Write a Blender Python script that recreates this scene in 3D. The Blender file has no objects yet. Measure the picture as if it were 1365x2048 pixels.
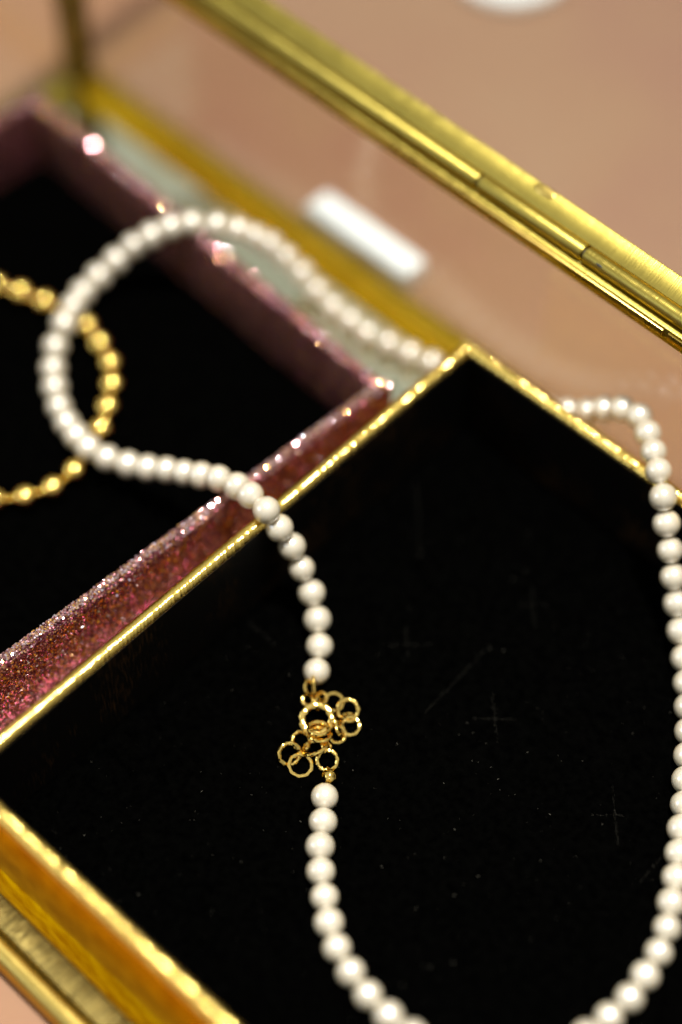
import bpy, bmesh, math, random
from mathutils import Vector, Matrix, noise
from math import sin, cos, pi, radians, sqrt

random.seed(7)
S = 0.001                       # every length below is written in millimetres
sc = bpy.context.scene
col = sc.collection

# ------------------------------------------------------------------ camera
cd = bpy.data.cameras.new("camera")
cam = bpy.data.objects.new("camera", cd)
col.objects.link(cam)
cd.sensor_fit = 'VERTICAL'
cd.sensor_height = 36.0
cd.lens = 73.7
cd.clip_start = 0.005
cd.clip_end = 20.0
right = Vector((0.7173, 0.6968, 0.0))
fwd = Vector((-0.4023, 0.4142, -0.8164)).normalized()
right = (right - fwd * right.dot(fwd)).normalized()
up = right.cross(fwd).normalized()
m3 = Matrix((right, up, -fwd)).transposed()
cam.matrix_world = Matrix.Translation(Vector((227.5, -167.1, 263.0)) * S) @ m3.to_4x4()
cd.dof.use_dof = True
cd.dof.focus_distance = 0.2885
cd.dof.aperture_fstop = 3.9
cd.dof.aperture_blades = 0
sc.camera = cam

# ------------------------------------------------------------------ world: a plain room, pale ceiling above, darker below
w = bpy.data.worlds.new("World")
sc.world = w
w.use_nodes = True
bg = w.node_tree.nodes["Background"]
_n = w.node_tree.nodes; _l = w.node_tree.links
_tc = _n.new('ShaderNodeTexCoord'); _sx = _n.new('ShaderNodeSeparateXYZ'); _mr = _n.new('ShaderNodeMapRange'); _cr = _n.new('ShaderNodeValToRGB')
_mr.inputs['From Min'].default_value = -1.0
_l.new(_tc.outputs['Generated'], _sx.inputs[0]); _l.new(_sx.outputs['Z'], _mr.inputs['Value']); _l.new(_mr.outputs[0], _cr.inputs[0])
_e = _cr.color_ramp.elements
_e[0].position, _e[0].color = 0.0, (0.06, 0.05, 0.04, 1)
_e[1].position, _e[1].color = 1.0, (0.62, 0.60, 0.53, 1)
_x = _e.new(0.52); _x.color = (0.10, 0.09, 0.075, 1)
_l.new(_cr.outputs[0], bg.inputs[0])
bg.inputs[1].default_value = 1.0

def lamp(name, loc, target, size, power, colour, shape='DISK', size_y=None):
    l = bpy.data.lights.new(name, 'AREA')
    l.shape = shape
    l.size = size
    if size_y: l.size_y = size_y
    l.energy = power
    l.color = colour
    o = bpy.data.objects.new(name, l)
    col.objects.link(o)
    o.location = Vector(loc) * S
    d = (Vector(target) - Vector(loc)).normalized()
    o.rotation_euler = d.to_track_quat('-Z', 'Y').to_euler()
    return o

key = lamp("ceiling_lamp", (150, 20, 950), (135, -62, 0), 0.09, 1.6, (1.0, 0.955, 0.89))
key.data.spread = radians(64)               # a shaded downlight, strongest straight below
lamp("window_light", (-380, -640, 420), (110, -50, 0), 0.35, 1.0, (0.80, 0.88, 1.0), 'RECTANGLE', 0.35)

sc.view_settings.view_transform = 'Standard'
sc.view_settings.look = 'None'
sc.view_settings.exposure = 0.3
sc.view_settings.gamma = 1.0
sc.view_settings.use_curve_mapping = False
sc.cycles.use_denoising = True
sc.cycles.max_bounces = 10
sc.cycles.glossy_bounces = 6
sc.cycles.transparent_max_bounces = 16
sc.cycles.caustics_reflective = True
sc.cycles.sample_clamp_indirect = 6.0
sc.cycles.use_adaptive_sampling = False

# ------------------------------------------------------------------ materials
def new_mat(name):
    m = bpy.data.materials.new(name)
    m.use_nodes = True
    nt = m.node_tree
    return m, nt, nt.nodes["Principled BSDF"], nt.nodes["Material Output"]

def N(nt, t, **kw):
    n = nt.nodes.new(t)
    for k, v in kw.items(): setattr(n, k, v)
    return n

def coords(nt, scale=(1, 1, 1), out='Object', rot=(0, 0, 0)):
    tc = N(nt, 'ShaderNodeTexCoord'); mp = N(nt, 'ShaderNodeMapping')
    mp.inputs['Scale'].default_value = scale
    mp.inputs['Rotation'].default_value = rot
    nt.links.new(tc.outputs[out], mp.inputs['Vector'])
    return mp.outputs[0]

def ramp(nt, fac, stops):
    r = N(nt, 'ShaderNodeValToRGB')
    e = r.color_ramp.elements
    e[0].position, e[0].color = stops[0][0], (*stops[0][1], 1)
    e[1].position, e[1].color = stops[1][0], (*stops[1][1], 1)
    for p, c in stops[2:]:
        x = e.new(p); x.color = (*c, 1)
    nt.links.new(fac, r.inputs[0])
    return r.outputs[0]

def noise_tex(nt, vec, scale, detail=3.0, rough=0.55):
    n = N(nt, 'ShaderNodeTexNoise')
    n.inputs['Scale'].default_value = scale
    n.inputs['Detail'].default_value = detail
    n.inputs['Roughness'].default_value = rough
    nt.links.new(vec, n.inputs['Vector'])
    return n.outputs['Fac']

def bump(nt, h, dist, strength=1.0):
    b = N(nt, 'ShaderNodeBump')
    b.inputs['Strength'].default_value = strength
    b.inputs['Distance'].default_value = dist
    nt.links.new(h, b.inputs['Height'])
    return b.outputs[0]

def brass(name, base, rough, brush, dist=0.00006, rvar=0.12, streak=0.0):
    """brushed brass; brush = texture scale per axis (fine across, coarse along the strokes)"""
    m, nt, p, o = new_mat(name)
    p.inputs['Metallic'].default_value = 1
    p.inputs['Specular Tint'].default_value = (0.85, 0.52, 0.08, 1)
    v = coords(nt, brush)
    n = noise_tex(nt, v, 1.0, 2.0)
    v2 = coords(nt)
    blot = noise_tex(nt, v2, 140.0, 4.0)
    c = ramp(nt, blot, [(0.3, tuple(x * 0.82 for x in base)), (0.7, base)])
    if streak:                                  # strokes worn through to darker metal
        n3 = noise_tex(nt, coords(nt, tuple(x * .55 for x in brush)), 1.0, 3.0)
        k = ramp(nt, n3, [(0.36, (1 - streak,) * 3), (0.6, (1.0,) * 3)])
        mm = N(nt, 'ShaderNodeMix', data_type='RGBA', blend_type='MULTIPLY'); mm.inputs['Factor'].default_value = 1.0
        nt.links.new(c, mm.inputs['A']); nt.links.new(k, mm.inputs['B']); c = mm.outputs['Result']
    nt.links.new(c, p.inputs['Base Color'])
    mr = N(nt, 'ShaderNodeMapRange')
    mr.inputs['To Min'].default_value = rough - rvar * .5
    mr.inputs['To Max'].default_value = rough + rvar
    nt.links.new(n, mr.inputs['Value'])
    nt.links.new(mr.outputs[0], p.inputs['Roughness'])
    nt.links.new(bump(nt, n, dist), p.inputs['Normal'])
    return m

GOLD = (0.43, 0.345, 0.075)
M = {}
M['brass_x'] = brass('brushed brass along x', GOLD, 0.34, (6000, 250, 250), 0.00006, streak=0.06)
M['brass_y'] = brass('brushed brass along y', GOLD, 0.34, (250, 6000, 250), 0.00011)
M['brass_deep'] = brass('deep yellow brass', (0.88, 0.56, 0.04), 0.36, (5000, 250, 250), 0.0001)
M['brass_matte'] = brass('worn matt brass with painted shade', (0.30, 0.235, 0.075), 0.42, (5200, 420, 420), 0.0003, 0.2, 0.6)  # base darkened for the dark room the posts reflect; streaks are brush wear
M['brass_smooth'] = brass('smooth brass', (0.66, 0.49, 0.13), 0.26, (300, 300, 300), 0.00002)
M['ring'] = brass('polished gold wire', (1.0, 0.72, 0.21), 0.13, (900, 900, 900), 0.00002, 0.04)
M['gold_bead'] = brass('polished gold bead', (1.0, 0.74, 0.20), 0.11, (500, 500, 500), 0.00001, 0.04)

def foil():
    m, nt, p, o = new_mat('embossed gold foil')
    p.inputs['Metallic'].default_value = 1
    p.inputs['Specular Tint'].default_value = (0.85, 0.52, 0.08, 1)
    v = coords(nt)
    n = noise_tex(nt, v, 260.0, 3.0)
    nt.links.new(ramp(nt, n, [(0.35, (0.56, 0.26, 0.010)), (0.65, (0.86, 0.52, 0.03))]), p.inputs['Base Color'])
    p.inputs['Roughness'].default_value = 0.42
    v2 = coords(nt, (2600, 2600, 400), rot=(0, 0, 0.6))
    n2 = noise_tex(nt, v2, 1.0, 2.0)
    nt.links.new(bump(nt, n2, 0.00007), p.inputs['Normal'])
    return m
M['foil'] = foil()

def foil_rim():
    m, nt, p, o = new_mat('gold foil rim')
    p.inputs['Metallic'].default_value = 1
    p.inputs['Specular Tint'].default_value = (0.85, 0.52, 0.08, 1)
    p.inputs['Base Color'].default_value = (0.90, 0.66, 0.17, 1)
    p.inputs['Roughness'].default_value = 0.15
    v = coords(nt)
    nt.links.new(bump(nt, noise_tex(nt, v, 2200.0, 2.0), 0.00002), p.inputs['Normal'])
    return m
M['rim'] = foil_rim()

def glitter():
    m, nt, p, o = new_mat('pink glitter paper')
    v = coords(nt)
    vo = N(nt, 'ShaderNodeTexVoronoi')
    vo.inputs['Scale'].default_value = 5200.0
    nt.links.new(v, vo.inputs['Vector'])
    g = N(nt, 'ShaderNodeNewGeometry')
    sub = N(nt, 'ShaderNodeVectorMath', operation='SUBTRACT')
    sub.inputs[1].default_value = (0.5, 0.5, 0.5)
    nt.links.new(vo.outputs['Color'], sub.inputs[0])
    scl = N(nt, 'ShaderNodeVectorMath', operation='SCALE')
    scl.inputs['Scale'].default_value = 1.3
    nt.links.new(sub.outputs[0], scl.inputs[0])
    add = N(nt, 'ShaderNodeVectorMath', operation='ADD')
    nt.links.new(scl.outputs[0], add.inputs[0]); nt.links.new(g.outputs['Normal'], add.inputs[1])
    nr = N(nt, 'ShaderNodeVectorMath', operation='NORMALIZE')
    nt.links.new(add.outputs[0], nr.inputs[0])
    nt.links.new(nr.outputs[0], p.inputs['Normal'])
    sep = N(nt, 'ShaderNodeSeparateColor')
    nt.links.new(vo.outputs['Color'], sep.inputs[0])
    c = ramp(nt, sep.outputs[0], [(0.0, (0.085, 0.014, 0.023)), (0.6, (0.180, 0.046, 0.064)), (0.88, (0.36, 0.14, 0.165)), (1.0, (0.85, 0.66, 0.74))])
    gold = N(nt, 'ShaderNodeMix', data_type='RGBA')
    pick = N(nt, 'ShaderNodeMath', operation='GREATER_THAN'); pick.inputs[1].default_value = 0.93
    nt.links.new(sep.outputs[1], pick.inputs[0]); nt.links.new(pick.outputs[0], gold.inputs['Factor'])
    nt.links.new(c, gold.inputs['A']); gold.inputs['B'].default_value = (0.85, 0.46, 0.12, 1)  # gold cells paint in sparkles reflected from the gold tray
    nt.links.new(gold.outputs['Result'], p.inputs['Base Color'])
    p.inputs['Metallic'].default_value = 0.85
    p.inputs['Specular Tint'].default_value = (0.70, 0.38, 0.46, 1)
    p.inputs['Roughness'].default_value = 0.24
    return m
M['glitter'] = glitter()

def flakes_mat():
    m, nt, p, o = new_mat('loose glitter flakes')
    g = N(nt, 'ShaderNodeNewGeometry')
    c = ramp(nt, g.outputs['Random Per Island'], [(0.0, (0.50, 0.22, 0.26)), (1.0, (0.92, 0.86, 0.95)), (0.45, (0.70, 0.38, 0.38)), (0.6, (0.90, 0.48, 0.12)), (0.75, (0.92, 0.62, 0.28)), (0.82, (0.86, 0.66, 0.80))])
    nt.links.new(c, p.inputs['Base Color'])
    p.inputs['Metallic'].default_value = 1.0
    p.inputs['Roughness'].default_value = 0.09
    return m
M['flakes'] = flakes_mat()

def velvet():
    m, nt, p, o = new_mat('black velvet')
    v = coords(nt)
    n = noise_tex(nt, v, 900.0, 4.0)
    nt.links.new(ramp(nt, n, [(0.3, (0.0002, 0.0002, 0.0002)), (0.75, (0.0008, 0.0008, 0.0007))]), p.inputs['Base Color'])
    p.inputs['Roughness'].default_value = 1.0
    p.inputs['Specular IOR Level'].default_value = 0.0
    return m
M['velvet'] = velvet()

def lining():
    m, nt, p, o = new_mat('black satin wall lining')
    v = coords(nt, (2500, 2500, 350))
    n = noise_tex(nt, v, 1.0, 3.0)
    v2 = coords(nt)
    n2 = noise_tex(nt, v2, 90.0, 3.0)
    mul = N(nt, 'ShaderNodeMath', operation='MULTIPLY')
    nt.links.new(n, mul.inputs[0]); nt.links.new(n2, mul.inputs[1])
    nt.links.new(ramp(nt, mul.outputs[0], [(0.28, (0.0015, 0.0012, 0.001)), (0.52, (0.035, 0.017, 0.005))]), p.inputs['Base Color'])  # brown streaks paint a faint foil-like sheen into the black
    p.inputs['Roughness'].default_value = 0.55
    p.inputs['Specular IOR Level'].default_value = 0.10
    return m
M['lining'] = lining()

def pearl():
    m, nt, p, o = new_mat('cream pearl')
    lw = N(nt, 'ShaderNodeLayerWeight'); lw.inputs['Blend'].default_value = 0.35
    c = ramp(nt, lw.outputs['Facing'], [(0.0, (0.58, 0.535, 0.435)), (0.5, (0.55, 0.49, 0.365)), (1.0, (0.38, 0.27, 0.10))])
    oi = N(nt, 'ShaderNodeObjectInfo')
    hs = N(nt, 'ShaderNodeHueSaturation')
    mr = N(nt, 'ShaderNodeMapRange'); mr.inputs['To Min'].default_value = 0.94; mr.inputs['To Max'].default_value = 1.05
    nt.links.new(oi.outputs['Random'], mr.inputs['Value'])
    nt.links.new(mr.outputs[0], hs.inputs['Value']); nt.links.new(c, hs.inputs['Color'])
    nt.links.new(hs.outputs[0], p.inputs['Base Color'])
    p.inputs['Roughness'].default_value = 0.28
    p.inputs['Specular IOR Level'].default_value = 0.45
    p.inputs['Subsurface Weight'].default_value = 0.5
    p.inputs['Subsurface Radius'].default_value = (1.0, 0.8, 0.6)
    p.inputs['Subsurface Scale'].default_value = 0.0016
    p.inputs['Coat Weight'].default_value = 1.0
    p.inputs['Coat Roughness'].default_value = 0.235
    p.inputs['Coat IOR'].default_value = 3.0
    v = coords(nt)
    nt.links.new(bump(nt, noise_tex(nt, v, 1500.0, 3.0), 0.000012), p.inputs['Normal'])
    return m
M['pearl'] = pearl()

def simple(name, colr, rough=0.5, metal=0.0, spec=0.5, var=0.12, scale=300):
    m, nt, p, o = new_mat(name)
    v = coords(nt)
    n = noise_tex(nt, v, scale, 4.0)
    nt.links.new(ramp(nt, n, [(0.3, tuple(x * (1 - var) for x in colr)), (0.7, colr)]), p.inputs['Base Color'])
    p.inputs['Roughness'].default_value = rough
    p.inputs['Metallic'].default_value = metal
    p.inputs['Specular IOR Level'].default_value = spec
    return m
M['thread'] = simple('white silk thread', (0.75, 0.72, 0.66), 0.6)
M['white'] = simple('white glazed ceramic', (0.90, 0.93, 0.96), 0.3, var=0.04)
M['lint'] = simple('pale lint', (0.16, 0.15, 0.12), 0.9, spec=0.1, scale=4000, var=0.7)
M['dark'] = simple('plain near-black', (0.02, 0.022, 0.02), 0.5)
M['mirror'] = simple('aged mirror glass', (0.78, 0.80, 0.64), 0.035, 1.0, var=0.05, scale=60)

def glass():
    m, nt, p, o = new_mat('clear glass pane')
    nt.nodes.remove(p)
    # reflectance of a thin pane: Schlick on the angle to the face, the same from both sides
    ge = N(nt, 'ShaderNodeNewGeometry')
    dt = N(nt, 'ShaderNodeVectorMath', operation='DOT_PRODUCT')
    nt.links.new(ge.outputs['Incoming'], dt.inputs[0]); nt.links.new(ge.outputs['Normal'], dt.inputs[1])
    def mt(op, a, b=None):
        n = N(nt, 'ShaderNodeMath', operation=op)
        for i, x in enumerate((a, b)):
            if x is None: continue
            if isinstance(x, (int, float)): n.inputs[i].default_value = x
            else: nt.links.new(x, n.inputs[i])
        return n.outputs[0]
    fr = mt('ADD', mt('MULTIPLY', mt('POWER', mt('SUBTRACT', 1.0, mt('ABSOLUTE', dt.outputs['Value'])), 5.0), 0.94), 0.06)
    tr = N(nt, 'ShaderNodeBsdfTransparent'); tr.inputs[0].default_value = (0.975, 0.985, 0.975, 1)
    gl = N(nt, 'ShaderNodeBsdfGlossy'); gl.inputs['Roughness'].default_value = 0.0
    mx = N(nt, 'ShaderNodeMixShader')
    nt.links.new(fr, mx.inputs[0]); nt.links.new(tr.outputs[0], mx.inputs[1]); nt.links.new(gl.outputs[0], mx.inputs[2])
    nt.links.new(mx.outputs[0], o.inputs[0])
    return m
M['glass'] = glass()

def table_mat():
    m, nt, p, o = new_mat('peach lacquered table')
    v = coords(nt)
    n = noise_tex(nt, v, 16.0, 5.0, 0.55)
    c1 = ramp(nt, n, [(0.30, (0.262, 0.122, 0.078)), (0.5, (0.285, 0.152, 0.085)), (0.70, (0.295, 0.168, 0.095))])
    nt.links.new(c1, p.inputs['Base Color'])
    p.inputs['Roughness'].default_value = 0.45
    p.inputs['Specular IOR Level'].default_value = 0.22
    nt.links.new(bump(nt, noise_tex(nt, v, 900.0, 4.0), 0.00003), p.inputs['Normal'])
    return m
M['table'] = table_mat()

# ------------------------------------------------------------------ mesh helpers
def mesh_obj(name, bm, mat, parent=None, smooth=False):
    me = bpy.data.meshes.new(name)
    bmesh.ops.recalc_face_normals(bm, faces=bm.faces)
    bm.to_mesh(me); bm.free()
    if smooth:
        for f in me.polygons: f.use_smooth = True
    me.materials.append(M[mat])
    o = bpy.data.objects.new(name, me)
    col.objects.link(o)
    if parent: o.parent = parent
    return o

def empty(name, loc=(0, 0, 0), parent=None):
    o = bpy.data.objects.new(name, None)
    col.objects.link(o)
    o.location = Vector(loc) * S
    o.empty_display_size = 0.01
    if parent: o.parent = parent
    return o

def tag(o, label=None, cat=None, group=None, kind=None):
    if label: o['label'] = label
    if cat: o['category'] = cat
    if group: o['group'] = group
    if kind: o['kind'] = kind
    return o

def bevel(bm, width, seg=2):
    bmesh.ops.bevel(bm, geom=list(bm.edges), offset=width * S, segments=seg, profile=0.5, affect='EDGES')

def box_bm(x0, x1, y0, y1, z0, z1, bev=0.0, seg=2, bm=None):
    own = bm is None
    if own: bm = bmesh.new()
    vs = [bm.verts.new(Vector((x, y, z)) * S) for x in (x0, x1) for y in (y0, y1) for z in (z0, z1)]
    for f in ((0, 1, 3, 2), (4, 6, 7, 5), (0, 4, 5, 1), (2, 3, 7, 6), (0, 2, 6, 4), (1, 5, 7, 3)):
        bm.faces.new([vs[i] for i in f])
    if own and bev: bmesh.ops.recalc_face_normals(bm, faces=bm.faces); bevel(bm, bev, seg)
    return bm

def smooth_by_angle(o, ang=40):
    me = o.data
    for f in me.polygons: f.use_smooth = True
    me.set_sharp_from_angle(angle=radians(ang))

def box(name, mat, parent, x0, x1, y0, y1, z0, z1, bev=0.25, seg=2):
    o = mesh_obj(name, box_bm(x0, x1, y0, y1, z0, z1, bev, seg), mat, parent)
    if bev: smooth_by_angle(o)
    return o

def bar_bm(a, b, wd, ht, side=(1, 0, 0), bev=0.3):
    """bar of rectangular section from a to b"""
    a, b = Vector(a), Vector(b)
    d = (b - a).normalized(); s = Vector(side); s = (s - d * s.dot(d)).normalized(); n = d.cross(s)
    bm = bmesh.new()
    vs = []
    for p in (a, b):
        for i, j in ((-1, -1), (1, -1), (1, 1), (-1, 1)):
            vs.append(bm.verts.new((p + s * i * wd / 2 + n * j * ht / 2) * S))
    for f in ((0, 1, 2, 3), (7, 6, 5, 4), (0, 4, 5, 1), (1, 5, 6, 2), (2, 6, 7, 3), (3, 7, 4, 0)):
        bm.faces.new([vs[i] for i in f])
    bmesh.ops.recalc_face_normals(bm, faces=bm.faces)
    bevel(bm, bev)
    return bm

def frame_of(d):
    d = d.normalized()
    s = d.cross(Vector((0, 0, 1)))
    if s.length < 1e-3: s = Vector((1, 0, 0))
    s.normalize()
    return s, d.cross(s).normalized()

def tube_bm(pts, r, seg=8, cap=True, bm=None):
    bm = bm or bmesh.new()
    rings = []
    for i, p in enumerate(pts):
        d = pts[min(i + 1, len(pts) - 1)] - pts[max(i - 1, 0)]
        s, n = frame_of(d)
        rr = r(i) if callable(r) else r
        rings.append([bm.verts.new((p + (s * cos(2 * pi * k / seg) + n * sin(2 * pi * k / seg)) * rr) * S) for k in range(seg)])
    for a, b in zip(rings, rings[1:]):
        for k in range(seg):
            bm.faces.new((a[k], a[(k + 1) % seg], b[(k + 1) % seg], b[k]))
    if cap:
        bm.faces.new(rings[0][::-1]); bm.faces.new(rings[-1])
    return bm

def lathe_bm(profile, seg=64):
    bm = bmesh.new()
    rings = [[bm.verts.new(Vector((r * cos(2 * pi * k / seg), r * sin(2 * pi * k / seg), z)) * S) for k in range(seg)] for r, z in profile]
    for a, b in zip(rings, rings[1:]):
        for k in range(seg):
            bm.faces.new((a[k], a[(k + 1) % seg], b[(k + 1) % seg], b[k]))
    bm.faces.new(rings[0][::-1]); bm.faces.new(rings[-1])
    return bm

def catmull(P, per=10, closed=False):
    n = len(P); out = []
    g = (lambda i: P[i % n]) if closed else (lambda i: P[max(0, min(n - 1, i))])
    for i in range(n if closed else n - 1):
        a, b, c, d = g(i - 1), g(i), g(i + 1), g(i + 2)
        for k in range(per):
            t = k / per
            out.append(0.5 * ((2 * b) + (c - a) * t + (2 * a - 5 * b + 4 * c - d) * t * t + (3 * b - a - 3 * c + d) * t ** 3))
    if not closed: out.append(P[-1].copy())
    return out

def resample(path, pitch):
    out = [path[0].copy()]; last = path[0]; need = pitch
    for q in path[1:]:
        while (q - last).length >= need:
            last = last + (q - last).normalized() * need
            out.append(last.copy()); need = pitch
        need -= (q - last).length; last = q
    return out

# ------------------------------------------------------------------ the table
bm = bmesh.new()
vs = [bm.verts.new(v) for v in ((-2, -2, 0), (2, -2, 0), (2, 2, 0), (-2, 2, 0))]
bm.faces.new(vs)
tb = mesh_obj('tabletop', bm, 'table')
tag(tb, 'matt peach tabletop under the glass jewellery box', kind='structure')

# ------------------------------------------------------------------ glass jewellery box
BW, BD, BH = 216.0, 116.0, 41.5        # width, depth, height at the back
jb = tag(empty('jewelry_box', (108, -57, 0)), 'brass framed glass jewellery box standing open on the peach table', 'jewellery box')
def J(o): o.matrix_parent_inverse = Matrix.Translation(-jb.location); return o
def jbox(name, mat, *a, **k): return J(box(name, mat, jb, *a, **k))

jbox('mirror_floor', 'mirror', 1.8, BW - 1.8, -BD + 3.8, -1.4, 0.8, 2.0, bev=0.0)
# back
jbox('bottom_rail', 'brass_deep', 2.2, BW - 2.2, -1.4, 2.6, 0.3, 4.9, bev=0.5, seg=3)
jbox('back_pane', 'glass', 2.1, BW - 2.1, 0.2, 1.4, 4.7, 38.4, bev=0.0)
jbox('top_rail', 'brass_x', 2.2, BW - 2.2, -1.0, 2.4, 38.2, 41.2, bev=0.35)
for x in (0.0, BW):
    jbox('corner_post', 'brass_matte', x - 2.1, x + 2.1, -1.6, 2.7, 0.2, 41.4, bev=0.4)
# front: flat brushed bar with a rounded outer lip
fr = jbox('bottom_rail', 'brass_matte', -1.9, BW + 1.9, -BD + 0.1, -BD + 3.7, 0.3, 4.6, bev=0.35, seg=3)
for v in fr.data.vertices:                       # its top slopes gently down towards the inside
    if v.co.z > 3 * S: v.co.z -= 0.16 * (v.co.y + (BD - 0.1) * S)
lip = [Vector((-3.0 + (BW + 6.0) * i / 4, -BD - 1.3, 1.95)) for i in range(5)]
J(mesh_obj('rail_lip', tube_bm(lip, 1.9, 20), 'brass_smooth', jb, True))
# sides: low rail, sloping rail, triangular pane
for x in (0.0, BW):
    sgn = -1 if x == 0 else 1
    jbox('bottom_rail', 'brass_y', x - 1.9, x + 1.7, -BD + 3.9, -1.7, 0.3, 4.7, bev=0.35, seg=3)
    o = J(mesh_obj('sloping_rail', bar_bm((x, -BD + 2.0, 5.6), (x, -2.2, 40.0), 3.4, 2.6), 'brass_y', jb)); smooth_by_angle(o)
    bm = bmesh.new()
    q = [(-BD + 8, 4.6), (-1.7, 4.6), (-1.7, 38.4)]
    f0 = [bm.verts.new(Vector((x - 0.6, a, b)) * S) for a, b in q]; f1 = [bm.verts.new(Vector((x + 0.6, a, b)) * S) for a, b in q]
    bm.faces.new(f0); bm.faces.new(f1[::-1])
    for i in range(3): bm.faces.new((f0[i], f0[(i + 1) % 3], f1[(i + 1) % 3], f1[i]))
    J(mesh_obj('side_pane', bm, 'glass', jb))

# hinge: a row of knuckles on a pin
HY, HZ, HR = 1.0, 42.35, 1.3
edges = [12.4, 92.4, 112.4, 204.0]
for i, (a, b) in enumerate(zip(edges, edges[1:])):
    g = 0.14
    n = 24
    bm = bmesh.new()
    prof = [(a + g, HR - 0.28), (a + g + 0.12, HR - 0.08), (a + g + 0.35, HR), (b - g - 0.35, HR), (b - g - 0.12, HR - 0.08), (b - g, HR - 0.28)]
    rings = [[bm.verts.new(Vector((x, HY + r * cos(2 * pi * k / n), HZ + r * sin(2 * pi * k / n))) * S) for k in range(n)] for x, r in prof]
    for p, q in zip(rings, rings[1:]):
        for k in range(n): bm.faces.new((p[k], p[(k + 1) % n], q[(k + 1) % n], q[k]))
    bm.faces.new(rings[0]); bm.faces.new(rings[-1][::-1])
    o = J(mesh_obj('hinge_knuckle', bm, 'brass_x', jb)); smooth_by_angle(o, 30)
J(mesh_obj('hinge_pin', tube_bm([Vector((12, HY, HZ)), Vector((110, HY, HZ)), Vector((212.6, HY, HZ))], 0.75, 12), 'dark', jb, True))
for a, b in ((14, 128.6), (129.4, 202)):
    jbox('hinge_leaf', 'brass_smooth', a, b, -1.45, -1.02, 39.6, 41.0, bev=0.12)
# a small flat dark spot on one knuckle
bm = bmesh.new(); bmesh.ops.create_uvsphere(bm, u_segments=10, v_segments=6, radius=1.0)
for v in bm.verts: v.co = Vector((v.co.x * 0.75 + 115.6, v.co.y * 0.2 + HY - 0.95, v.co.z * 0.22 + HZ + 0.72)) * S
J(mesh_obj('dark_spot', bm, 'dark', jb, True))

# lid, opened backwards on the hinge
lid = empty('lid', (0, 0, 0), jb); J(lid)
LA = radians(28)
ly = Vector((0, cos(LA), sin(LA))); ln = Vector((0, -sin(LA), cos(LA)))
L0 = Vector((0, 2.55, 42.1))
def lp(x, v, n): return L0 + Vector((x, 0, 0)) + ly * v + ln * n
def lid_bar(name, x0, x1, v0, v1, n0, n1, mat, bev=0.3):
    bm = bmesh.new()
    vs = [bm.verts.new(lp(x, v, n) * S) for x in (x0, x1) for v in (v0, v1) for n in (n0, n1)]
    for f in ((0, 1, 3, 2), (4, 6, 7, 5), (0, 4, 5, 1), (2, 3, 7, 6), (0, 2, 6, 4), (1, 5, 7, 3)):
        bm.faces.new([vs[i] for i in f])
    bmesh.ops.recalc_face_normals(bm, faces=bm.faces)
    if bev: bevel(bm, bev)
    o = mesh_obj(name, bm, mat, lid)
    if bev: smooth_by_angle(o)
    return o
lid_bar('lid_rail', -2, BW + 2, 0.0, 3.6, -1.3, 1.2, 'brass_x')
lid_bar('lid_rail', -2, BW + 2, 116.0, 120.0, -1.3, 1.2, 'brass_x')
lid_bar('lid_rail', -2, 2.0, 4.2, 115.9, -1.3, 1.15, 'brass_y')
lid_bar('lid_rail', BW - 2, BW + 2, 4.2, 115.9, -1.3, 1.15, 'brass_y')
lid_bar('lid_pane', 1.8, BW - 1.8, 3.5, 116.1, -0.6, 0.6, 'glass', 0)
bm = bmesh.new(); bmesh.ops.create_uvsphere(bm, u_segments=16, v_segments=8, radius=1.0)  # flat dome added to put a round glare on the lid bar
for v in bm.verts:
    c = v.co
    k = 1 + 0.25 * noise.noise(c * 2.1)
    v.co = lp(101.6 + c.x * 2.1 * k, 2.8 + c.y * 0.85 * k, 1.15 + c.z * 0.2 * k) * S
mesh_obj('glare_dome', bm, 'brass_smooth', lid, True)

# ------------------------------------------------------------------ trays
def tray_panel(name, mat, parent, x0, x1, y0, y1, z0, z1, bev=0.2):
    return box(name, mat, parent, x0, x1, y0, y1, z0, z1, bev)

# pink glitter tray, turned a little against the box; local origin = its outer back right corner
pk = tag(empty('glitter_tray', (96.0, -20.9, 2.0)), 'pink glitter covered open tray lined with black velvet, beside the gold rimmed tray', 'tray')
pk.rotation_euler = (0, 0, radians(-3.2))
PW, PD, PH, PT = 86.0, 85.0, 16.0, 2.4
def glitter_wall(x0, x1, y0, y1, z0, z1):
    bm = bmesh.new()
    box_bm(x0, x1, y0, y1, z0, z1, bm=bm)
    bmesh.ops.recalc_face_normals(bm, faces=bm.faces)
    top = [e for e in bm.edges if all(abs(v.co.z - z1 * S) < 1e-7 for v in e.verts)]
    bmesh.ops.bevel(bm, geom=top, offset=0.8 * S, segments=4, profile=0.5, affect='EDGES')
    # slightly uneven hand-wrapped paper edge
    bmesh.ops.subdivide_edges(bm, edges=[e for e in bm.edges if e.calc_length() > 0.02], cuts=60)
    for v in bm.verts:
        if v.co.z > (z1 - 1.5) * S:
            v.co.z += 0.12 * S * noise.noise(v.co * 180)
            v.co.x += 0.10 * S * noise.noise(v.co * 150 + Vector((3, 1, 0))); v.co.y += 0.10 * S * noise.noise(v.co * 150 + Vector((0, 7, 2)))
    o = mesh_obj('wall', bm, 'glitter', pk); smooth_by_angle(o, 50); return o
glitter_wall(-PW, 0, -PT, 0, 0.0, PH)                        # back
glitter_wall(-PT, 0.02, -PD + 0.02, -PT - 0.02, 0.0, PH - .05)     # towards the gold tray
glitter_wall(-PW, 0, -PD - PT, -PD, 0.0, PH)                 # front
glitter_wall(-PW - 0.02, -PW + PT, -PD + 0.02, -PT - 0.02, 0.0, PH - .05)
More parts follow.
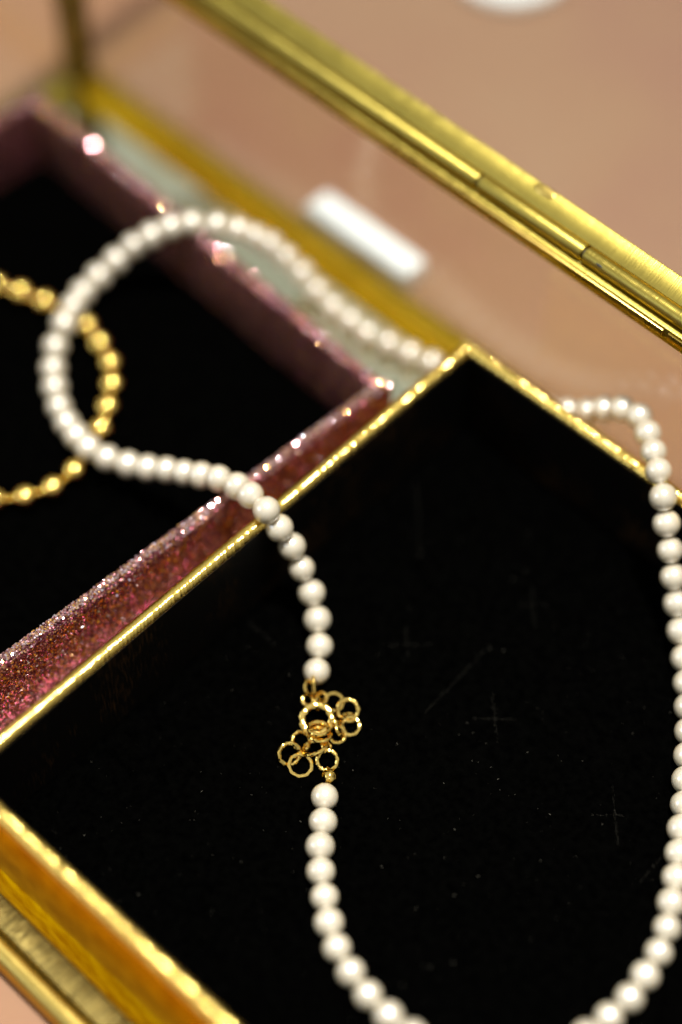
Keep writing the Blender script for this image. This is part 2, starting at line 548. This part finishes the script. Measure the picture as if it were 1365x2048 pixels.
# loose flakes standing a little proud of the paper
bm = bmesh.new(); fr_ = random.Random(5)
def flake(p, n, sigma):
    n = Vector(n)
    n = (n + Vector((fr_.gauss(0, sigma), fr_.gauss(0, sigma), fr_.gauss(0, sigma)))).normalized()
    s, t = frame_of(n); r0 = fr_.uniform(0.09, 0.2); a0 = fr_.uniform(0, pi)
    bm.faces.new([bm.verts.new((Vector(p) + (s * cos(a0 + k * pi / 3) + t * sin(a0 + k * pi / 3)) * r0) * S) for k in range(6)])
u = fr_.uniform
for i in range(5200):                                            # rims
    q = u(0.3, PT - 0.3); z = PH + 0.1 - (0.35 if q < 0.7 or q > PT - 0.7 else 0)
    flake((-q, u(-PD, 0), z), (0, 0, 1), 0.25)
    if i % 2 == 0:
        flake((u(-PW, 0), -q, z), (0, 0, 1), 0.25)
        flake((u(-PW, 0), -PD - q, z), (0, 0, 1), 0.25)
        flake((-PW + q, u(-PD, 0), z), (0, 0, 1), 0.25)
for i in range(3600): flake((0.12, u(-PD, 0), u(5, PH - 0.6)), (1, 0, 0), 0.42)            # face turned to the gold tray
fo = mesh_obj('glitter_flakes', bm, 'flakes', pk); fo['kind'] = 'stuff'
box('velvet_floor', 'velvet', pk, -PW + PT + 0.05, -PT - 0.05, -PD + 0.05, -PT - 0.05, 0.1, 2.5, bev=0)

# gold tray
gt = tag(empty('gold_tray', (101.0, -9.5, 2.0)), 'black lined tray with shiny embossed gold rim and gold outer walls', 'tray')
gt.rotation_euler = (0, 0, radians(0.6))
GW, GD, GH = 106.0, 99.4, 20.0          # rim centre lines
def gpanel(name, mat, *a, **k): return box(name, mat, gt, *a, **k)
WT = 0.85
gpanel('wall', 'foil', -WT, GW + WT, -WT + 0.1, WT, 0.0, GH - 0.9, bev=0.1)
gpanel('wall', 'foil', -WT, GW + WT, -GD - WT, -GD + WT - 0.1, 0.0, GH - 0.9, bev=0.1)
gpanel('wall', 'foil', -WT, WT - 0.1, -GD + WT - 0.08, -WT + 0.08, 0.0, GH - 0.9, bev=0.1)
gpanel('wall', 'foil', GW - WT + 0.1, GW + WT, -GD + WT - 0.08, -WT + 0.08, 0.0, GH - 0.9, bev=0.1)
li = WT + 0.02
gpanel('wall_lining', 'lining', li, GW - li, -li - 0.3, -li, 2.0, GH - 0.85, bev=0)
gpanel('wall_lining', 'lining', li, GW - li, -GD + li, -GD + li + 0.3, 2.0, GH - 0.85, bev=0)
gpanel('wall_lining', 'lining', li, li + 0.3, -GD + li + 0.32, -li - 0.32, 2.0, GH - 0.85, bev=0)
gpanel('wall_lining', 'lining', GW - li - 0.3, GW - li, -GD + li + 0.32, -li - 0.32, 2.0, GH - 0.85, bev=0)

def rim_bm(a, b, seed):
    """rounded foil edge with slanted, irregular embossed ribs"""
    rnd = random.Random(seed)
    a, b = Vector(a), Vector(b); L = (b - a).length; d = (b - a).normalized(); s = Vector((-d.y, d.x, 0))
    n = int(L / 0.075); prof = 12
    bm = bmesh.new(); rings = []
    # rib table: irregular pitch and height
    ribs = []; x = 0
    while x < L + 3:
        ribs.append((x, rnd.uniform(0.5, 1.0))); x += rnd.uniform(0.42, 0.78)
    xs = [r[0] for r in ribs]
    import bisect
    for i in range(n + 1):
        u = L * i / n; ring = []
        for k in range(prof + 1):
            th = -0.35 + (pi + 0.7) * k / prof
            uu = min(max(u + 0.55 * (th - pi / 2), 0), L + 2.5)
            j = max(0, bisect.bisect_right(xs, uu) - 1)
            j2 = min(j + 1, len(xs) - 1)
            t = (uu - xs[j]) / max(1e-6, xs[j2] - xs[j])
            amp = 0.19 * ribs[j][1] * sin(pi * min(max(t, 0), 1))
            r = 1.02 + amp + 0.03 * noise.noise(Vector((u * 0.35, th, seed)))
            ring.append(bm.verts.new((a + d * u + s * cos(th) * r + Vector((0, 0, 1)) * (sin(th) * r * 1.05)) * S))
        rings.append(ring)
    for p, q in zip(rings, rings[1:]):
        for k in range(prof): bm.faces.new((p[k], p[k + 1], q[k + 1], q[k]))
    bm.faces.new(rings[0]); bm.faces.new(rings[-1][::-1])
    return bm
rz = GH - 1.05
mesh_obj('rim', rim_bm((-0.9, 0, rz), (GW + .9, 0, rz), 1), 'rim', gt, True)
mesh_obj('rim', rim_bm((-0.9, -GD, rz), (GW + .9, -GD, rz), 2), 'rim', gt, True)
mesh_obj('rim', rim_bm((0, -GD + 0.6, rz - .02), (0, -0.6, rz - .02), 3), 'rim', gt, True)
mesh_obj('rim', rim_bm((GW, -GD + 0.6, rz - .02), (GW, -0.6, rz - .02), 4), 'rim', gt, True)

def pad(x, y):
    t = .697 * (x - 132) - .717 * (y + 72)
    return 4.5 + .14 * (sqrt(t * t + 64) + t) / 2
bm = bmesh.new(); G = 40
x0, x1, y0, y1 = 0.9, GW - 0.9, -GD + 0.9, -0.9
rot = Matrix.Rotation(radians(0.6), 3, 'Z'); inv = rot.inverted()
def padv(i, j):
    x, y = x0 + (x1 - x0) * i / G, y0 + (y1 - y0) * j / G
    q = rot @ Vector((x, y, 0)) + Vector((101, -9.5, 0))
    return Vector((x, y, pad(q.x, q.y) - 2.0)) * S
grid = [[bm.verts.new(padv(i, j)) for j in range(G + 1)] for i in range(G + 1)]
for i in range(G):
    for j in range(G): bm.faces.new((grid[i][j], grid[i + 1][j], grid[i + 1][j + 1], grid[i][j + 1]))
ext = bmesh.ops.extrude_face_region(bm, geom=list(bm.faces))
for v in ext['geom']:
    if isinstance(v, bmesh.types.BMVert): v.co.z = 0.1 * S
mesh_obj('velvet_pad', bm, 'velvet', gt, True)

# lint and pressed creases on the velvet
bm = bmesh.new()
rnd = random.Random(11)
def speck(x, y, r, fib=1.0):
    z = pad(x, y) + 0.03
    a = rnd.uniform(0, pi); c, s = cos(a), sin(a)
    base = [bm.verts.new((inv @ (Vector((x + c * r * i * fib - s * r * j, y + s * r * i * fib + c * r * j, z)) - Vector((101, -9.5, 2)))) * S) for i, j in ((-1, -.6), (1, -.6), (0, .9))]
    top = bm.verts.new((inv @ (Vector((x, y, z + r)) - Vector((101, -9.5, 2)))) * S)
    bm.faces.new(base)
    for i in range(3): bm.faces.new((base[i], base[(i + 1) % 3], top))
for i in range(800):
    speck(rnd.uniform(104, 200), rnd.uniform(-105, -13), 0.02 + 0.05 * rnd.random() ** 3, rnd.choice((1, 1, 1, 3)))
CREASES = [((103.6, -23.2), (114.4, -33.7)), ((132.0, -37.9), (132.9, -52.7)), ((137.5, -43.6), (143.5, -49.2)), ((138.6, -48.5), (142.7, -44.6)), ((129.5, -25.8), (134.4, -30.8)), ((130.3, -30.0), (133.7, -26.7)), ((159.4, -43.2), (166.0, -50.1)), ((160.1, -49.0), (163.7, -45.8)), ((171.3, -45.6), (171.8, -52.7)), ((104.1, -59.4), (109.8, -59.5)), ((121.1, -48.5), (126.2, -43.4)), ((121.2, -44.2), (125.3, -47.9))]
for a, b in CREASES:
    L = sqrt((a[0] - b[0]) ** 2 + (a[1] - b[1]) ** 2)
    for i in range(int(L * 9)):
        t = rnd.random()
        speck(a[0] + (b[0] - a[0]) * t + rnd.gauss(0, .10), a[1] + (b[1] - a[1]) * t + rnd.gauss(0, .10), rnd.uniform(0.015, 0.04))
lo = mesh_obj('lint', bm, 'lint', gt); lo['kind'] = 'stuff'

# ------------------------------------------------------------------ pearl necklace
NP = [(118.0,-59.3,6.6),(115.7,-56.4,7.0),(113.1,-54.1,8.2),(110.7,-52.5,10.2),(108.2,-51.8,12.9),(106.0,-51.4,16.2),(104.0,-52.0,19.9),(102.3,-52.8,23.7),(99.0,-52.5,23.7),(94.8,-51.7,21.6),(91.2,-51.9,20.2),(87.8,-52.3,18.1),(84.6,-52.7,16.1),(81.3,-53.2,14.2),(78.1,-54.0,12.4),(74.9,-54.8,10.9),(71.7,-55.6,9.9),(68.8,-56.4,9.6),(65.5,-56.3,9.0),(61.3,-55.2,7.6),(57.4,-53.9,6.6),(54.5,-52.4,6.5),(51.3,-50.3,6.5),(48.2,-47.7,6.5),(46.3,-45.1,7.6),(45.6,-42.4,9.6),(43.6,-38.7,9.2),(41.8,-34.4,8.4),(42.3,-31.1,9.8),(43.4,-28.3,12.0),(45.0,-25.8,14.4),(47.8,-23.4,17.2),(50.6,-21.3,19.6),(53.6,-19.3,20.3),(55.9,-17.2,20.0),(57.3,-14.4,17.60),(58.4,-11.6,14.40),(59.6,-9.3,11.20),(61.5,-8.0,8.40),(63.6,-7.0,6.20),(66.9,-7.2,4.80),(70.4,-7.4,4.05),(73.9,-7.4,4.05),(77.7,-7.6,4.05),(81.3,-6.9,4.05),(84.9,-6.1,4.05),(88.0,-5.3,4.05),(90.6,-4.6,4.05),(95.5,-4.0,4.3),(101.0,-3.8,5.4),(107.0,-3.6,7.6),(112.5,-3.0,10.4),(117.5,-2.2,13.8),(119.8,-2.0,15.6),(121.6,-1.9,17.6),(123.6,-1.8,19.4),(125.5,-1.8,20.8),(127.6,-2.2,21.8),(129.7,-3.2,22.4),(131.8,-5.0,22.9),(134.4,-7.1,23.5),(137.2,-9.6,24.1),(139.8,-11.6,22.8),(141.8,-12.8,20.0),(143.8,-14.0,17.4),(145.9,-15.4,14.8),(148.0,-16.7,12.2),(150.1,-18.2,9.8),(152.5,-20.0,8.0),(155.0,-22.1,6.7),(157.7,-25.1,6.6),(160.4,-28.2,6.7),(162.9,-31.3,6.7),(165.3,-34.6,6.9),(167.4,-37.7,7.1),(169.5,-40.7,7.4),(171.5,-43.9,7.8),(173.5,-46.9,8.2),(175.5,-50.0,8.7),(177.2,-53.1,9.1),(179.0,-56.3,9.6),(180.4,-59.6,10.1),(181.2,-63.0,10.5),(181.9,-66.6,10.9),(181.9,-70.0,11.2),(181.7,-72.9,11.5),(181.0,-77.5,11.9),(179.2,-82.1,12.2),(176.3,-86.3,12.3),(172.2,-89.1,12.2),(167.6,-90.5,11.9),(163.0,-90.9,11.5),(159.6,-90.8,11.1),(156.0,-90.2,10.7),(152.6,-89.3,10.3),(149.2,-87.9,9.9),(145.9,-85.7,9.3),(143.0,-83.4,8.8),(140.1,-81.1,8.4),(137.6,-78.5,7.9),(135.4,-75.7,7.5),(133.0,-73.0,7.2)]
pn = tag(empty('pearl_necklace', (126, -66, 4.5)), 'strand of small cream pearls draped over both trays with gold ring clasp', 'necklace')
def K(o): o.matrix_parent_inverse = Matrix.Translation(-pn.location); return o
path = catmull([Vector(p) for p in NP], 12)
plen = sum((b - a).length for a, b in zip(path, path[1:]))
beads = resample(path, plen / round(plen / 3.94) - 1e-5)
bm = bmesh.new(); bmesh.ops.create_uvsphere(bm, u_segments=32, v_segments=20, radius=2.0 * S)
pm = bpy.data.meshes.new('pearl'); bm.to_mesh(pm); bm.free()
for f in pm.polygons: f.use_smooth = True
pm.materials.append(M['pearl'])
for i, p in enumerate(beads):
    o = bpy.data.objects.new('pearl', pm); col.objects.link(o); o.parent = pn; K(o)
    d = beads[min(i + 1, len(beads) - 1)] - beads[max(i - 1, 0)]
    o.rotation_mode = 'QUATERNION'; o.rotation_quaternion = d.to_track_quat('Z', 'Y')
    o.location = p * S
    k = rnd.uniform(0.95, 1.02)
    o.scale = (k, k, k * rnd.uniform(0.97, 1.0))
K(mesh_obj('thread', tube_bm(path[::3] + [path[-1]], 0.22, 6), 'thread', pn, True))

RINGS = [('ring',(119.20,-62.00,6.60),0.96,(0.68,0.39,0.63),0.218),
 ('ring',(120.05,-63.20,5.70),0.81,(0.44,0.06,0.90),0.202),
 ('ring',(121.21,-61.62,5.60),0.81,(-0.09,-0.56,0.83),0.202),
 ('ring',(121.84,-63.06,6.60),0.77,(0.88,0.33,0.35),0.201),
 ('clasp',(123.41,-64.80,6.30),2.06,(0.17,-0.32,0.93),0.385),
 ('ring',(124.86,-65.91,7.00),1.41,(-0.22,0.30,0.93),0.230),
 ('ring',(125.36,-66.16,6.30),1.47,(-0.16,0.31,0.94),0.230),
 ('ring',(122.75,-60.68,5.30),1.28,(0.25,-0.11,0.96),0.187),
 ('ring',(125.33,-60.55,6.00),1.47,(0.23,-0.45,0.86),0.232),
 ('ring',(126.13,-61.11,5.60),0.87,(-0.20,0.35,0.91),0.201),
 ('ring',(127.24,-61.92,5.50),1.26,(0.10,-0.32,0.94),0.200),
 ('ring',(126.67,-64.11,5.30),1.20,(0.35,-0.07,0.93),0.200),
 ('ring',(126.67,-63.44,6.00),0.95,(0.61,0.55,0.57),0.200),
 ('ring',(123.86,-68.38,5.40),1.29,(0.44,0.05,0.90),0.200),
 ('ring',(124.39,-71.23,6.00),1.50,(0.63,-0.21,0.75),0.244),
 ('ring',(126.50,-71.20,5.40),1.58,(0.20,-0.06,0.98),0.213),
 ('ring',(126.12,-68.03,5.90),1.71,(-0.53,0.12,0.84),0.245),
 ('ring',(127.16,-66.69,5.80),0.67,(0.27,0.44,0.86),0.184),
 ('ring',(128.85,-68.26,5.90),1.40,(0.25,-0.43,0.86),0.228),
 ('ring',(129.91,-69.24,5.60),0.46,(0.69,0.58,0.44),0.137)]
def ring_bm(R, wire, seed, turns=0):
    rr = random.Random(seed); bm = bmesh.new(); U, V = 44, 8; rings = []
    ph = rr.uniform(0, 6)
    for i in range(U):
        u = 2 * pi * i / U
        # hammered wire: flat facets of uneven width
        fac = 1 + 0.14 * sin(11 * u + ph) * sin(4 * u + ph * 2) + 0.05 * rr.uniform(-1, 1)
        ring = []
        for k in range(V):
            v = 2 * pi * k / V + 0.25 * sin(9 * u + ph)
            r = wire * fac
            ring.append(bm.verts.new(Vector(((R + r * cos(v)) * cos(u), (R + r * cos(v)) * sin(u), 0.85 * r * sin(v))) * S))
        rings.append(ring)
    for i in range(U):
        a, b = rings[i], rings[(i + 1) % U]
        for k in range(V): bm.faces.new((a[k], b[k], b[(k + 1) % V], a[(k + 1) % V]))
    return bm
for i, (k, c, R, n, wr) in enumerate(RINGS):
    o = mesh_obj('clasp_ring' if k == 'clasp' else 'chain_link', ring_bm(R, wr * 1.35, i), 'ring', pn); K(o)
    smooth_by_angle(o, 24 if k == 'ring' else 40)
    o.location = Vector(c) * S
    o.rotation_mode = 'QUATERNION'; o.rotation_quaternion = Vector(n).to_track_quat('Z', 'Y')
    if k == 'clasp':
        b2 = bmesh.new(); bmesh.ops.create_uvsphere(b2, u_segments=12, v_segments=8, radius=0.5 * S)
        t = mesh_obj('trigger', b2, 'ring', o, True); t.location = Vector((2.5, 0.25, 0.25)) * S
        t.scale = (1.3, 0.9, 0.9)
# crimp knots where the chain meets the pearls
def knot(c, r, seed):
    bm = bmesh.new(); bmesh.ops.create_icosphere(bm, subdivisions=3, radius=1.0)
    for v in bm.verts:
        d = v.co.normalized(); k = 1 + 0.16 * sin(7 * d.x + 9 * d.y + seed) * sin(8 * d.z - 5 * d.y)
        v.co = (Vector(c) + d * r * k) * S
    K(mesh_obj('crimp_bead', bm, 'ring', pn, True))
knot((131.1, -70.1, 6.5), 1.12, 1)
knot((118.9, -61.0, 6.6), 0.55, 4)
K(mesh_obj('end_wire', tube_bm(catmull([Vector(p) for p in ((118.6, -60.6, 7.6), (119.3, -61.2, 7.7), (120.2, -62.0, 6.9), (120.6, -62.5, 6.0))], 6), 0.2, 8), 'ring', pn, True))

# ------------------------------------------------------------------ gold bead bracelet
GP = [(29.7,-43.6),(33.1,-42.0),(36.6,-40.9),(40.4,-39.9),(43.6,-39.2),(46.3,-39.1),(49.0,-39.6),(52.6,-40.8),(56.4,-42.3),(58.9,-45.0),(61.4,-48.1),(63.8,-51.7),(65.6,-55.4),(66.6,-59.2),(66.9,-62.9),(65.8,-66.6),(63.6,-70.0),(60.8,-73.0),(56.7,-75.0),(51.5,-75.5),(45.5,-74.1),(39.7,-70.9),(34.5,-66.2),(30.1,-60.6),(27.2,-54.6),(26.7,-50.0),(27.7,-46.5)]
br = tag(empty('gold_bracelet', (47, -57, 4.5)), 'polished gold bead bracelet lying on black velvet in the pink glitter tray', 'bracelet')
def B(o): o.matrix_parent_inverse = Matrix.Translation(-br.location); return o
gpath = catmull([Vector((x, y, 6.38)) for x, y in GP], 12, True)
gpath.append(gpath[0].copy())
total = sum((b - a).length for a, b in zip(gpath, gpath[1:]))
n = round(total / 4.4)
gb = resample(gpath, total / n)[:n]
bm = bmesh.new(); bmesh.ops.create_uvsphere(bm, u_segments=28, v_segments=18, radius=1.85 * S)
gm = bpy.data.meshes.new('bead'); bm.to_mesh(gm); bm.free()
for f in gm.polygons: f.use_smooth = True
gm.materials.append(M['gold_bead'])
bm = bmesh.new(); bmesh.ops.create_uvsphere(bm, u_segments=14, v_segments=8, radius=0.6 * S)
sm = bpy.data.meshes.new('spacer'); bm.to_mesh(sm); bm.free()
for f in sm.polygons: f.use_smooth = True
sm.materials.append(M['gold_bead'])
for i, p in enumerate(gb):
    q = gb[(i + 1) % n]
    o = bpy.data.objects.new('bead', gm); col.objects.link(o); o.parent = br; B(o); o.location = p * S
    o.rotation_euler = (rnd.uniform(0, 6), rnd.uniform(0, 6), 0)
    s_ = bpy.data.objects.new('spacer', sm); col.objects.link(s_); s_.parent = br; B(s_); s_.location = (p + q) * 0.5 * S

# ------------------------------------------------------------------ white things on the table behind
o = box('white_block', 'white', None, 51.8, 74.6, 4.9, 10.4, 0.02, 4.4, bev=0.3, seg=4)
tag(o, 'small white oblong block on the table behind the glass box', 'block')
disc = [(4, 0.02), (10.2, 0.05), (10.9, 0.6), (11.0, 2.2), (10.6, 2.9), (9.8, 3.1), (8.6, 3.0), (8.2, 2.75), (0.3, 2.75)]
o = mesh_obj('round_coaster', lathe_bm(disc), 'white', None); smooth_by_angle(o, 50)
o.location = Vector((34.2, 77.6, 0)) * S
tag(o, 'round white coaster on the peach table far behind the open box', 'coaster')
